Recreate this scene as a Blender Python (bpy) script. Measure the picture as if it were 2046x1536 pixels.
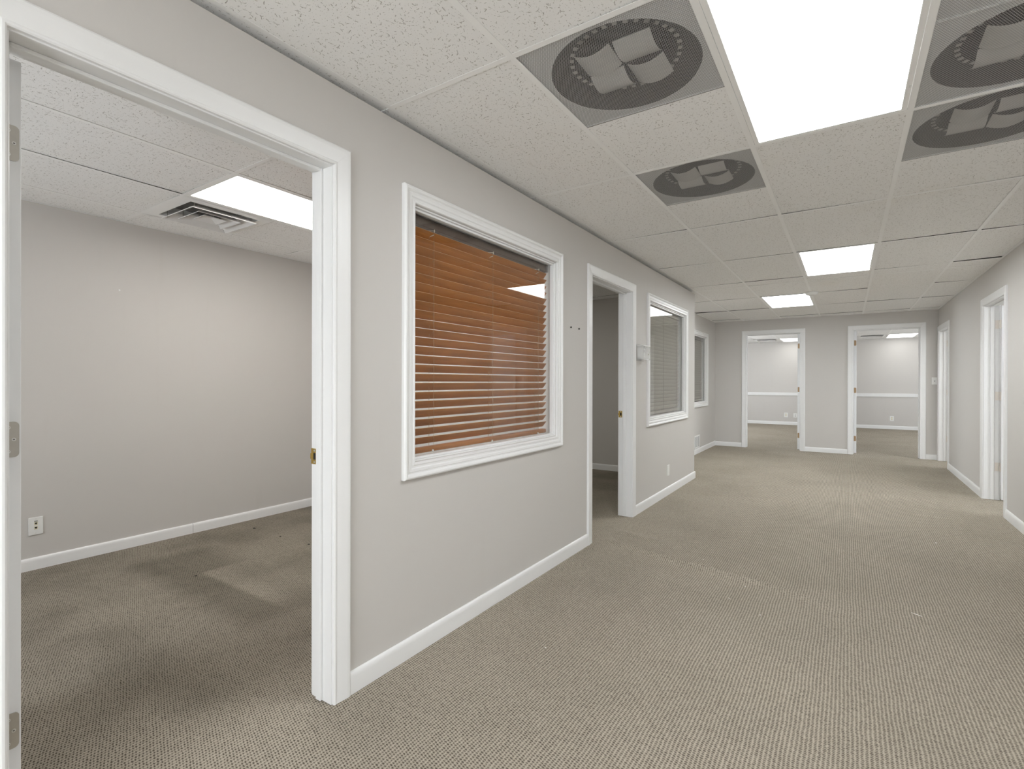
import bpy, bmesh, math, random
from mathutils import Vector, Matrix

random.seed(7)
for o in list(bpy.data.objects):
    bpy.data.objects.remove(o, do_unlink=True)
SC = bpy.context.scene
COL = SC.collection

# ------------------------------------------------------------------ camera
HC = 1.2203                       # camera height above the carpet
TH, PITCH, ROLL = 0.58372, -0.001858, 0.002029
cam = bpy.data.cameras.new('camera')
cam.sensor_width = 36.0
cam.lens = 1012.51 / 2046 * 36.0
cam.shift_y = (764.32 - 768.0) / 2046
cam.clip_start = 0.02
co = bpy.data.objects.new('camera', cam)
COL.objects.link(co)
_r = Vector((math.cos(TH), math.sin(TH), 0))
_f = Vector((-math.sin(TH), math.cos(TH), 0))
_u = Vector((0, 0, 1))
_f2 = _f * math.cos(PITCH) + _u * math.sin(PITCH)
_u2 = -_f * math.sin(PITCH) + _u * math.cos(PITCH)
_r3 = _r * math.cos(ROLL) + _u2 * math.sin(ROLL)
_u3 = _u2 * math.cos(ROLL) - _r * math.sin(ROLL)
_m = Matrix((_r3, _u3, -_f2)).transposed().to_4x4()
_m.translation = Vector((0, 0, HC))
co.matrix_world = _m
SC.camera = co

# ------------------------------------------------------------------ light levels
LAMP = 12.6         # radiance of the near corridor troffer lenses
LAMP_DEEP = 16.0    # two far corridor troffer lenses, set stronger to brighten that end
LAMP_OFFICE = 10.5   # lens in the near office
LAMP_FAR = 3.6      # lenses in the two far rooms
LAMP_SIDE = 12.0     # lenses in the rooms off the right wall
LAMP_ADDED = 6.0      # lens of the unseen light added to brighten the second office
SKY = 13.0           # daylight through the shopfront window behind the camera and the added room windows
SC.view_settings.view_transform = 'Standard'
SC.view_settings.look = 'None'
SC.view_settings.gamma = 1.0
SC.view_settings.use_curve_mapping = False
SC.view_settings.exposure = 0.19
SC.cycles.max_bounces = 10
SC.cycles.diffuse_bounces = 6
SC.cycles.transparent_max_bounces = 24
SC.cycles.caustics_reflective = False
SC.cycles.caustics_refractive = False
SC.cycles.sample_clamp_indirect = 12.0

wd = bpy.data.worlds.new('daylight')
wd.use_nodes = True
wd.node_tree.nodes['Background'].inputs[0].default_value = (0.89, 0.945, 1.0, 1)
wd.node_tree.nodes['Background'].inputs[1].default_value = SKY
SC.world = wd

# ------------------------------------------------------------------ plan (metres)
CZ = 2.372                        # ceiling grid
XL, XR = -1.618, 1.203            # corridor side walls
XREC = -2.132                     # side wall of the wider far end
YC = 6.667                        # outside corner where the corridor widens
YF = 10.36                        # far wall
YB = -3.2                         # wall behind the camera
T = 0.117                         # wall thickness
XO = -4.385                       # back wall of the offices

def portal(name, loc, rot, sx, sy):
    pl = bpy.data.lights.new(name, 'AREA')
    pl.shape = 'RECTANGLE'
    pl.size, pl.size_y = sx, sy
    pl.cycles.is_portal = True
    po = bpy.data.objects.new(name, pl)
    COL.objects.link(po)
    po.location = loc
    po.rotation_euler = rot
H90 = math.pi / 2
portal('shopfront_daylight', (-0.2, YB - 0.06, 1.15), (H90, 0, 0), 1.7, 1.5)
portal('added_office_daylight', (-3.1, -1.36, 1.5), (H90, 0, 0), 1.2, 0.9)  # unseen window, added to light the near office and its ceiling
portal('added_back_left_daylight', (XO - 0.06, 13.5, 1.5), (H90, 0, -H90), 2.0, 1.3)  # unseen window added to brighten the left far room
portal('added_back_right_daylight', (4.26, 13.5, 1.5), (H90, 0, H90), 2.0, 1.3)  # same kind of added window, for the right far room
portal('added_side_daylight', (4.26, 5.45, 1.5), (H90, 0, H90), 0.9, 1.3)  # unseen window added so the side room spills light into the corridor
portal('added_side_far_daylight', (4.26, 8.85, 1.5), (H90, 0, H90), 0.7, 1.3)  # second added side window, lighting the farther side room
# ------------------------------------------------------------------ materials
class NT:
    def __init__(s, name):
        s.mat = bpy.data.materials.new(name)
        s.mat.use_nodes = True
        s.t = s.mat.node_tree
        s.b = s.t.nodes['Principled BSDF']
        s.out = s.t.nodes['Material Output']
    def n(s, typ, **kw):
        x = s.t.nodes.new(typ)
        for k, v in kw.items():
            setattr(x, k, v)
        return x
    def put(s, sock, v):
        if v is None:
            return
        if isinstance(v, bpy.types.NodeSocket):
            s.t.links.new(v, sock)
        else:
            sock.default_value = v
    def m(s, op, a, b=None, c=None, clamp=False):
        x = s.n('ShaderNodeMath', operation=op, use_clamp=clamp)
        for i, v in enumerate((a, b, c)):
            s.put(x.inputs[i], v)
        return x.outputs[0]
    def v(s, op, a, b=None, out=0):
        x = s.n('ShaderNodeVectorMath', operation=op)
        s.put(x.inputs[0], a)
        if b is not None:
            if op == 'SCALE':
                s.put(x.inputs['Scale'], b)
            else:
                s.put(x.inputs[1], b)
        return x.outputs[out]
    def xyz(s, a):
        x = s.n('ShaderNodeSeparateXYZ')
        s.put(x.inputs[0], a)
        return x.outputs
    def comb(s, a, b, c=0.0):
        x = s.n('ShaderNodeCombineXYZ')
        for i, v in enumerate((a, b, c)):
            s.put(x.inputs[i], v)
        return x.outputs[0]
    def ss(s, v, lo, hi, a=0.0, b=1.0):
        x = s.n('ShaderNodeMapRange', interpolation_type='SMOOTHSTEP')
        for k, val in (('Value', v), ('From Min', lo), ('From Max', hi), ('To Min', a), ('To Max', b)):
            s.put(x.inputs[k], val)
        return x.outputs[0]
    def mix(s, f, a, b):
        x = s.n('ShaderNodeMix', data_type='RGBA')
        s.put(x.inputs[0], f)
        s.put(x.inputs[6], a)
        s.put(x.inputs[7], b)
        return x.outputs[2]
    def noise(s, vec, scale, detail=2.0, rough=0.5, out=0):
        x = s.n('ShaderNodeTexNoise')
        s.put(x.inputs['Vector'], vec)
        s.put(x.inputs['Scale'], scale)
        s.put(x.inputs['Detail'], detail)
        s.put(x.inputs['Roughness'], rough)
        return x.outputs[out]
    def obj(s):
        return s.n('ShaderNodeTexCoord').outputs['Object']
    def pos(s):
        return s.n('ShaderNodeNewGeometry').outputs['Position']
    def bump(s, h, strength=0.3, dist=0.002):
        x = s.n('ShaderNodeBump')
        s.put(x.inputs['Height'], h)
        x.inputs['Strength'].default_value = strength
        x.inputs['Distance'].default_value = dist
        s.t.links.new(x.outputs[0], s.b.inputs['Normal'])
    def base(s, c, rough=0.6, metal=0.0, spec=0.5):
        s.put(s.b.inputs['Base Color'], c if not isinstance(c, tuple) else (*c, 1))
        s.put(s.b.inputs['Roughness'], rough)
        s.put(s.b.inputs['Metallic'], metal)
        s.put(s.b.inputs['Specular IOR Level'], spec)
        return s

def rgba(*c):
    return (*c, 1.0)

def simple(name, c, rough=0.6, metal=0.0, spec=0.5, vary=0.04, scale=20.0, bump=0.0):
    k = NT(name)
    p = k.pos()
    f = k.noise(p, scale, 3.0)
    lo = tuple(x * (1 - vary) for x in c)
    hi = tuple(min(1, x * (1 + vary)) for x in c)
    k.base(k.mix(f, rgba(*lo), rgba(*hi)), rough, metal, spec)
    if bump:
        k.bump(k.noise(p, scale * 8, 2.0), bump, 0.001)
    return k.mat

def mat_paint(name, c, scuff=True):
    k = NT(name)
    p = k.pos()
    big = k.noise(p, 0.9, 3.0)
    col = k.mix(big, rgba(*[x * 0.975 for x in c]), rgba(*[min(1, x * 1.02) for x in c]))
    if scuff:
        st = k.noise(k.v('MULTIPLY', p, (14.0, 14.0, 1.2)), 1.0, 3.0)
        col = k.mix(k.ss(st, 0.62, 0.8, 0.0, 0.10), col, rgba(c[0] * 0.84, c[1] * 0.83, c[2] * 0.80))
    k.base(col, 0.62, 0, 0.35)
    k.bump(k.noise(p, 260.0, 2.0), 0.10, 0.0006)
    return k.mat

def mat_carpet():
    k = NT('woven_loop_carpet')
    p = k.pos()
    warp = k.noise(p, 5.0, 2.0, out=1)
    warp = k.v('SCALE', k.v('SUBTRACT', warp, (0.5, 0.5, 0.5)), 0.012)
    fine = k.noise(p, 90.0, 2.0, out=1)
    fine = k.v('SCALE', k.v('SUBTRACT', fine, (0.5, 0.5, 0.5)), 0.0060)
    q = k.v('ADD', k.v('ADD', p, warp), fine)
    x, y, _ = k.xyz(q)
    u = k.m('DIVIDE', x, 0.0132)
    col_i = k.m('FLOOR', u)
    par = k.m('MULTIPLY', k.m('FRACT', k.m('MULTIPLY', col_i, 0.5)), 1.0)
    w = k.m('ADD', k.m('DIVIDE', y, 0.0098), par)
    fu = k.m('SUBTRACT', k.m('FRACT', u), 0.5)
    fw = k.m('SUBTRACT', k.m('FRACT', w), 0.5)
    # self-shadow of the gaps between loops, painted in as short dark dashes
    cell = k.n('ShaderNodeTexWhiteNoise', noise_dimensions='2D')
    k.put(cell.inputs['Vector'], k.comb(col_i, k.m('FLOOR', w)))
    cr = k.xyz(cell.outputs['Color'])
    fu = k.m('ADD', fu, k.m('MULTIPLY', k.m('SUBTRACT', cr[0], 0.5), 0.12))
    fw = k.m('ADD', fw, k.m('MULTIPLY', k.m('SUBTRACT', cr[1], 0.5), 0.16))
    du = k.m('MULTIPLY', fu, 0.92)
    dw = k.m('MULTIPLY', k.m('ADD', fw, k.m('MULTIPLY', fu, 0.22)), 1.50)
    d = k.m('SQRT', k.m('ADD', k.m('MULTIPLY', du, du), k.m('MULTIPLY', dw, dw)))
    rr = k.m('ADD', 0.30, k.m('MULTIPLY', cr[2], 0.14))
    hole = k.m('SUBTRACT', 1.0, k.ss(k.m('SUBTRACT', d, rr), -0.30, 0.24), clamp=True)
    rib = k.ss(k.m('ABSOLUTE', fu), 0.10, 0.46, 0.40, 0.0)  # the same gap shade, painted along each column of dashes
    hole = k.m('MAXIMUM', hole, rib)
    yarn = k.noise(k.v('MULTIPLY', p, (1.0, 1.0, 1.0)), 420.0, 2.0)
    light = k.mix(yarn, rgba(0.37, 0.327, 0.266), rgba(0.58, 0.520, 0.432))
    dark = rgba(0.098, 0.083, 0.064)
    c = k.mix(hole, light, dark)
    # soil and wear
    px, py, _z = k.xyz(p)
    blot = k.noise(p, 1.3, 4.0, 0.6)
    soil = k.ss(blot, 0.35, 0.7, 1.03, 0.93)
    def box(x0, x1, y0, y1, s0, s1=None):
        s1 = s1 or s0
        a = k.m('MULTIPLY', k.ss(px, x0 - s0, x0 + s0), k.ss(px, x1 - s1, x1 + s1, 1.0, 0.0))
        b = k.m('MULTIPLY', k.ss(py, y0 - s0, y0 + s0), k.ss(py, y1 - s1, y1 + s1, 1.0, 0.0))
        return k.m('MULTIPLY', a, b)
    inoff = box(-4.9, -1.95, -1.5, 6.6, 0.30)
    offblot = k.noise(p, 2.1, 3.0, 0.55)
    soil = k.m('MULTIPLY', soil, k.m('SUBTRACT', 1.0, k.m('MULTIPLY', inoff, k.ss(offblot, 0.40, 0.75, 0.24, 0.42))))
    # old desk footprint, cleaner than the traffic soil around it
    soil = k.m('MULTIPLY', soil, k.m('SUBTRACT', 1.0, k.m('MULTIPLY', box(-3.95, -2.45, 1.38, 1.86, 0.09, 0.12), 0.30)))
    foot = box(-3.42, -2.60, 1.60, 1.80, 0.025, 0.20)
    soil = k.m('MULTIPLY', soil, k.m('ADD', 1.0, k.m('MULTIPLY', foot, 0.55)))
    soil = k.m('MULTIPLY', soil, k.m('SUBTRACT', 1.0, k.m('MULTIPLY', box(-3.1, -1.95, 0.88, 1.06, 0.10), 0.16)))
    mul = k.n('ShaderNodeMix', data_type='RGBA', blend_type='MULTIPLY')
    mul.inputs[0].default_value = 1.0
    k.put(mul.inputs[6], c)
    k.put(mul.inputs[7], k.comb(soil, soil, k.m('POWER', soil, 1.05)))
    k.base(mul.outputs[2], 0.95, 0, 0.1)
    k.bump(k.m('ADD', k.m('MULTIPLY', k.m('SUBTRACT', 1.0, hole), 1.0), k.m('MULTIPLY', yarn, 0.3)), 0.7, 0.003)
    return k.mat

def fissures(k, p, scale, lmax, wid, arange, thresh):
    q = k.v('SCALE', p, scale)
    xq, yq, _ = k.xyz(q)
    q = k.comb(xq, yq, 0.0)
    vo = k.n('ShaderNodeTexVoronoi', voronoi_dimensions='2D', feature='F1')
    k.put(vo.inputs['Vector'], q)
    vo.inputs['Scale'].default_value = 1.0
    loc = k.v('SUBTRACT', q, vo.outputs['Position'])
    rgb = k.n('ShaderNodeSeparateColor')
    k.put(rgb.inputs[0], vo.outputs['Color'])
    rt = k.n('ShaderNodeVectorRotate', rotation_type='Z_AXIS')
    k.put(rt.inputs['Vector'], loc)
    k.put(rt.inputs['Angle'], k.m('MULTIPLY', k.m('SUBTRACT', rgb.outputs[0], 0.5), arange))
    x, y, _ = k.xyz(rt.outputs[0])
    wob = k.m('SUBTRACT', k.noise(q, 3.2, 1.0), 0.5)
    yy = k.m('ADD', k.m('ADD', y, k.m('MULTIPLY', wob, 0.35)),
             k.m('MULTIPLY', k.m('MULTIPLY', x, x), k.m('MULTIPLY', k.m('SUBTRACT', rgb.outputs[1], 0.5), 3.0)))
    L = k.m('MULTIPLY', k.m('POWER', rgb.outputs[2], 1.6), lmax)
    ex = k.m('MAXIMUM', k.m('SUBTRACT', k.m('ABSOLUTE', x), L), 0.0)
    d = k.m('SQRT', k.m('ADD', k.m('MULTIPLY', ex, ex), k.m('MULTIPLY', yy, yy)))
    on = k.m('GREATER_THAN', rgb.outputs[1], thresh)
    return k.m('MULTIPLY', k.ss(d, wid * 0.55, wid * 1.25, 1.0, 0.0), on)

def mat_tile(name, c):
    k = NT(name)
    p = k.pos()
    a = fissures(k, p, 44.0, 0.42, 0.050, 3.4, 0.42)
    b = fissures(k, k.v('ADD', p, (3.37, 1.91, 0)), 60.0, 0.28, 0.055, 5.5, 0.55)
    d = fissures(k, k.v('ADD', p, (7.7, 5.3, 0)), 85.0, 0.05, 0.075, 6.0, 0.5)
    f = k.m('MAXIMUM', k.m('MAXIMUM', a, b), k.m('MULTIPLY', d, 0.85))
    sp = k.noise(p, 350.0, 2.0)
    body = k.mix(sp, rgba(*[x * 0.95 for x in c]), rgba(*[min(1, x * 1.04) for x in c]))
    stain = k.noise(p, 1.1, 3.0)
    body = k.mix(k.ss(stain, 0.60, 0.78, 0.0, 0.16), body, rgba(c[0] * 0.86, c[1] * 0.80, c[2] * 0.68))
    k.base(k.mix(k.m('MULTIPLY', f, 0.72), body, rgba(0.27, 0.235, 0.195)), 0.9, 0, 0.15)
    k.bump(k.m('SUBTRACT', k.m('MULTIPLY', sp, 0.25), f), 0.5, 0.002)
    return k.mat

def mat_perforated():
    k = NT('perforated_white_sheet')
    p = k.pos()
    x, y, _ = k.xyz(p)
    P = 0.0072
    def lattice(ox, oy):
        fx = k.m('SUBTRACT', k.m('FRACT', k.m('DIVIDE', k.m('ADD', x, ox), P)), 0.5)
        fy = k.m('SUBTRACT', k.m('FRACT', k.m('DIVIDE', k.m('ADD', y, oy), P * 1.732)), 0.5)
        fx = k.m('MULTIPLY', fx, P)
        fy = k.m('MULTIPLY', fy, P * 1.732)
        return k.m('SQRT', k.m('ADD', k.m('MULTIPLY', fx, fx), k.m('MULTIPLY', fy, fy)))
    d = k.m('MINIMUM', lattice(0, 0), lattice(P * 0.5, P * 0.866))
    hole = k.m('LESS_THAN', d, 0.00290)
    k.base((0.41, 0.405, 0.40), 0.5, 0, 0.3)
    tr = k.n('ShaderNodeBsdfTransparent')
    mx = k.n('ShaderNodeMixShader')
    k.put(mx.inputs[0], hole)
    k.t.links.new(k.b.outputs[0], mx.inputs[1])
    k.t.links.new(tr.outputs[0], mx.inputs[2])
    k.t.links.new(mx.outputs[0], k.out.inputs[0])
    return k.mat

def mat_pane(name, tint=(0.985, 0.99, 0.985), boost=1.0):
    k = NT(name)
    g = k.n('ShaderNodeNewGeometry')
    dt = k.n('ShaderNodeVectorMath', operation='DOT_PRODUCT')
    k.t.links.new(g.outputs['Normal'], dt.inputs[0])
    k.t.links.new(g.outputs['Incoming'], dt.inputs[1])
    c = k.m('ABSOLUTE', dt.outputs['Value'])
    f = k.m('ADD', 0.042, k.m('MULTIPLY', 0.958, k.m('POWER', k.m('SUBTRACT', 1.0, c), 5.0)))
    f = k.m('MULTIPLY', f, boost, clamp=True)
    tr = k.n('ShaderNodeBsdfTransparent')
    tr.inputs[0].default_value = rgba(*tint)
    gl = k.n('ShaderNodeBsdfGlossy')
    gl.inputs['Roughness'].default_value = 0.0
    mx = k.n('ShaderNodeMixShader')
    k.put(mx.inputs[0], f)
    k.t.links.new(tr.outputs[0], mx.inputs[1])
    k.t.links.new(gl.outputs[0], mx.inputs[2])
    k.t.links.new(mx.outputs[0], k.out.inputs[0])
    k.t.nodes.remove(k.b)
    return k.mat

def mat_lens(name, strength, c=(0.955, 0.985, 1.0)):
    k = NT(name)
    p = k.pos()
    x, y, _ = k.xyz(p)
    # prismatic acrylic: a tiny pyramid pattern modulates the glow
    pr = k.m('MULTIPLY', k.m('SINE', k.m('MULTIPLY', x, 1400.0)), k.m('SINE', k.m('MULTIPLY', y, 1400.0)))
    s = k.m('MULTIPLY', k.m('ADD', 1.0, k.m('MULTIPLY', pr, 0.05)), strength)
    k.base((0.85, 0.85, 0.84), 0.3)
    k.put(k.b.inputs['Emission Color'], rgba(*c))
    k.put(k.b.inputs['Emission Strength'], s)
    return k.mat

def mat_wood(name, a, b, rough=0.42):
    k = NT(name)
    p = k.obj()
    g = k.noise(k.v('MULTIPLY', p, (30.0, 3.0, 30.0)), 1.0, 5.0, 0.6)
    g2 = k.noise(k.v('MULTIPLY', p, (160.0, 9.0, 160.0)), 1.0, 3.0, 0.6)
    f = k.m('ADD', k.m('MULTIPLY', g, 0.7), k.m('MULTIPLY', g2, 0.3))
    k.base(k.mix(k.ss(f, 0.3, 0.7), rgba(*a), rgba(*b)), rough, 0, 0.4)
    return k.mat

M = {}
PAINT = (0.588, 0.566, 0.540)
M['paint'] = mat_paint('greige_wall_paint', PAINT)
M['paint_off'] = mat_paint('greige_wall_paint_office', PAINT)
M['trim'] = simple('white_semigloss_trim', (0.80, 0.80, 0.795), 0.34, 0, 0.45, 0.02, 6.0)
M['door'] = simple('white_door_paint', (0.80, 0.805, 0.81), 0.36, 0, 0.45, 0.015, 5.0)
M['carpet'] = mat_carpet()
M['tile'] = mat_tile('fissured_ceiling_tile', (0.90, 0.893, 0.878))
M['tee'] = simple('white_ceiling_grid_metal', (0.92, 0.915, 0.90), 0.35, 0, 0.5, 0.015, 9.0)
M['core'] = simple('mineral_fibre_core', (0.20, 0.175, 0.145), 0.95)
M['web_shade'] = simple('grid_web_shade', (0.05, 0.047, 0.042), 0.9)  # shade colour for the grid webs, darkens the tile gaps
M['perf'] = mat_perforated()
M['pan'] = simple('painted_back_pan', (0.90, 0.90, 0.895), 0.6, 0, 0.3, 0.03, 14.0)
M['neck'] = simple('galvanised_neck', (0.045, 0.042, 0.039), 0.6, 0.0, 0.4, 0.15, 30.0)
M['vent'] = simple('off_white_vent_metal', (0.74, 0.73, 0.72), 0.45)
M['duct'] = simple('grey_duct_metal', (0.22, 0.215, 0.205), 0.6, 0.0, 0.4, 0.1, 30.0)
M['vane'] = simple('bright_deflector_vane', (0.86, 0.845, 0.82), 0.26, 0.15, 0.5, 0.06, 40.0)
M['tab'] = simple('bright_metal_tab', (0.50, 0.49, 0.47), 0.35, 0.4)
M['steel'] = simple('satin_nickel', (0.50, 0.48, 0.44), 0.34, 0.85, 0.5, 0.06, 60.0)
M['nickel'] = simple('pale_nickel', (0.80, 0.75, 0.69), 0.36, 0.5, 0.5, 0.05, 60.0)
M['screw'] = simple('zinc_screw', (0.72, 0.72, 0.70), 0.3, 0.7)
M['dark'] = simple('dark_recess', (0.02, 0.018, 0.016), 0.8)
M['brass'] = simple('worn_brass', (0.50, 0.34, 0.09), 0.32, 0.75, 0.5, 0.12, 80.0)
M['brass_old'] = simple('aged_brass_hinge', (0.40, 0.27, 0.15), 0.45, 0.35, 0.5, 0.12, 80.0)
M['plastic'] = simple('white_plastic', (0.80, 0.80, 0.78), 0.35)
M['ivory'] = simple('ivory_plastic', (0.72, 0.66, 0.48), 0.4)
M['grey'] = simple('grey_plastic', (0.33, 0.33, 0.32), 0.5)
M['glass'] = mat_pane('window_glass')
def mat_clear():
    k = NT('clear_polycarbonate')
    k.base((0.85, 0.85, 0.84), 0.15, 0, 0.5)
    tr = k.n('ShaderNodeBsdfTransparent')
    mx = k.n('ShaderNodeMixShader')
    mx.inputs[0].default_value = 0.30
    k.t.links.new(tr.outputs[0], mx.inputs[1])
    k.t.links.new(k.b.outputs[0], mx.inputs[2])
    k.t.links.new(mx.outputs[0], k.out.inputs[0])
    return k.mat
M['clear'] = mat_clear()
M['slat'] = mat_wood('oak_stained_slat', (0.33, 0.120, 0.024), (0.50, 0.200, 0.048))
M['rail'] = mat_wood('oak_stained_rail', (0.35, 0.140, 0.045), (0.47, 0.200, 0.072))
M['slat_edge'] = simple('lit_slat_edge', (0.74, 0.60, 0.40), 0.5)  # brown edges coloured pale for the ceiling light they catch
M['headrail'] = simple('brown_headrail_metal', (0.115, 0.082, 0.066), 0.45, 0.1)
M['cord'] = simple('tan_cord', (0.42, 0.28, 0.16), 0.8)
M['knot'] = simple('pale_cord_knot', (0.70, 0.66, 0.58), 0.7)
M['slat_grey'] = simple('taupe_slat', (0.40, 0.375, 0.325), 0.45, 0, 0.4, 0.04, 9.0)
M['headrail_grey'] = simple('taupe_headrail', (0.30, 0.28, 0.25), 0.45)
M['cord_grey'] = simple('taupe_cord', (0.22, 0.20, 0.17), 0.8)
M['lens'] = mat_lens('troffer_lens', LAMP)
M['lens_deep'] = mat_lens('troffer_lens_deep', LAMP_DEEP)
M['lens_off'] = mat_lens('troffer_lens_office', LAMP_OFFICE, (1.0, 0.975, 0.93))
M['lens_far'] = mat_lens('troffer_lens_far', LAMP_FAR, (0.98, 0.985, 0.97))
M['lens_side'] = mat_lens('troffer_lens_side', LAMP_SIDE)
M['lens_added'] = mat_lens('troffer_lens_added', LAMP_ADDED, (1.0, 0.985, 0.93))
M['lint'] = simple('white_lint', (0.85, 0.84, 0.80), 0.9)
M['crumb'] = simple('dark_crumb', (0.04, 0.035, 0.03), 0.9)

# ------------------------------------------------------------------ mesh helpers
def box(bm, x0, x1, y0, y1, z0, z1, bev=0.0):
    vs = [bm.verts.new((x, y, z)) for x in (x0, x1) for y in (y0, y1) for z in (z0, z1)]
    F = [(0, 1, 3, 2), (4, 6, 7, 5), (0, 4, 5, 1), (2, 3, 7, 6), (0, 2, 6, 4), (1, 5, 7, 3)]
    fs = [bm.faces.new([vs[i] for i in f]) for f in F]
    if bev > 0:
        es = list({e for f in fs for e in f.edges})
        bmesh.ops.bevel(bm, geom=es, offset=bev, segments=2, profile=0.5, affect='EDGES')

def obox(bm, c, ax, ay, az, bev=0.0):
    """box from a centre and three half-axis vectors"""
    c, ax, ay, az = map(Vector, (c, ax, ay, az))
    vs = [bm.verts.new(c + ax * i + ay * j + az * k) for i in (-1, 1) for j in (-1, 1) for k in (-1, 1)]
    F = [(0, 1, 3, 2), (4, 6, 7, 5), (0, 4, 5, 1), (2, 3, 7, 6), (0, 2, 6, 4), (1, 5, 7, 3)]
    fs = [bm.faces.new([vs[i] for i in f]) for f in F]
    if bev > 0:
        bmesh.ops.bevel(bm, geom=list({e for f in fs for e in f.edges}), offset=bev, segments=2, profile=0.5, affect='EDGES')

def cyl(bm, p0, p1, r, n=16, r1=None, caps=True):
    p0, p1 = Vector(p0), Vector(p1)
    r1 = r if r1 is None else r1
    d = (p1 - p0).normalized()
    a = d.orthogonal().normalized()
    b = d.cross(a)
    A, B = [], []
    for i in range(n):
        t = 2 * math.pi * i / n
        o = a * math.cos(t) + b * math.sin(t)
        A.append(bm.verts.new(p0 + o * r))
        B.append(bm.verts.new(p1 + o * r1))
    for i in range(n):
        j = (i + 1) % n
        bm.faces.new((A[i], A[j], B[j], B[i]))
    if caps:
        bm.faces.new(A[::-1])
        bm.faces.new(B)

def link(name, bm, mat, parent=None, smooth=False, recalc=True):
    me = bpy.data.meshes.new(name)
    if recalc:
        bmesh.ops.recalc_face_normals(bm, faces=bm.faces)
    bm.to_mesh(me)
    bm.free()
    me.materials.append(mat)
    if smooth:
        for p in me.polygons:
            p.use_smooth = True
        try:
            me.set_sharp_from_angle(angle=math.radians(40))
        except Exception:
            pass
    o = bpy.data.objects.new(name, me)
    COL.objects.link(o)
    if parent is not None:
        o.parent = parent
        o.matrix_parent_inverse = Matrix.Translation(-parent.location)
    return o

def tag(o, label, cat, group=None):
    o['label'] = label
    o['category'] = cat
    if group:
        o['group'] = group
    return o

def empty(name, loc):
    o = bpy.data.objects.new(name, None)
    o.empty_display_size = 0.1
    o.location = loc
    COL.objects.link(o)
    return o

def thing(name, label, cat, loc, group=None):
    return tag(empty(name, loc), label, cat, group)

def struct_e(name, loc):
    o = empty(name, loc)
    o['kind'] = 'structure'
    return o

def struct(name, bm, mat, smooth=False):
    o = link(name, bm, mat, None, smooth)
    o['kind'] = 'structure'
    return o

# local frames of the walls: (a along the wall, h out of the wall towards the corridor, z up)
F_LEFT = lambda a, h, z: (XL + h, a, z)
F_REC = lambda a, h, z: (XREC + h, a, z)
F_FAR = lambda a, h, z: (a, YF - h, z)
F_RIGHT = lambda a, h, z: (XR - h, a, z)
F_OFF = lambda a, h, z: (XO + h, a, z)

def fbox(bm, fr, a0, a1, h0, h1, z0, z1, bev=0.0):
    p, q = fr(a0, h0, z0), fr(a1, h1, z1)
    box(bm, min(p[0], q[0]), max(p[0], q[0]), min(p[1], q[1]), max(p[1], q[1]), min(p[2], q[2]), max(p[2], q[2]), bev)

def wall_panels(bm, fr, a0, a1, z1, openings, h0=-T, h1=0.0):
    cuts = sorted(openings)
    a = a0
    for (o0, o1, b0, b1) in cuts:
        fbox(bm, fr, a, o0, h0, h1, 0, z1)
        if b0 > 0.01:
            fbox(bm, fr, o0, o1, h0, h1, 0, b0)
        fbox(bm, fr, o0, o1, h0, h1, b1, z1)
        a = o1
    fbox(bm, fr, a, a1, h0, h1, 0, z1)

def sweep_frame(bm, fr, pts, prof, closed, flip=1.0, hoff=0.0):
    """mitred moulding: pts = inner edge polyline in (a,z); prof = (outward, projection)"""
    n = len(pts)
    rings = []
    for i, p in enumerate(pts):
        P = Vector(p)
        def nrm(d):
            d = d.normalized()
            return Vector((-d.y, d.x))
        if closed or 0 < i < n - 1:
            n1 = nrm(P - Vector(pts[i - 1]))
            n2 = nrm(Vector(pts[(i + 1) % n]) - P)
            mt = (n1 + n2)
            mt = mt / (mt.dot(n1)) if abs(mt.dot(n1)) > 1e-6 else n1
        elif i == 0:
            mt = nrm(Vector(pts[1]) - P)
        else:
            mt = nrm(P - Vector(pts[-2]))
        ring = []
        for (o, h) in prof:
            q = P + mt * o
            ring.append(bm.verts.new(fr(q.x, hoff + flip * h, q.y)))
        rings.append(ring)
    m = len(prof)
    segs = n if closed else n - 1
    for i in range(segs):
        A, B = rings[i], rings[(i + 1) % n]
        for j in range(m):
            k = (j + 1) % m
            bm.faces.new((A[j], A[k], B[k], B[j]))
    if not closed:
        bm.faces.new(rings[0])
        bm.faces.new(rings[-1][::-1])

DOOR_PROF = [(0.0, 0.0), (0.0, 0.0095), (0.004, 0.0125), (0.009, 0.0125), (0.0125, 0.011), (0.030, 0.0135), (0.058, 0.0165),
             (0.068, 0.0165), (0.0735, 0.013), (0.074, 0.0)]
WIN_PROF = [(0.0, 0.0), (0.0, 0.012), (0.003, 0.0155), (0.010, 0.0155), (0.013, 0.0125), (0.021, 0.0125), (0.026, 0.0165),
            (0.038, 0.0175), (0.041, 0.0145), (0.047, 0.0145), (0.053, 0.0215), (0.061, 0.0235), (0.067, 0.021), (0.070, 0.016), (0.070, 0.0)]

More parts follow.
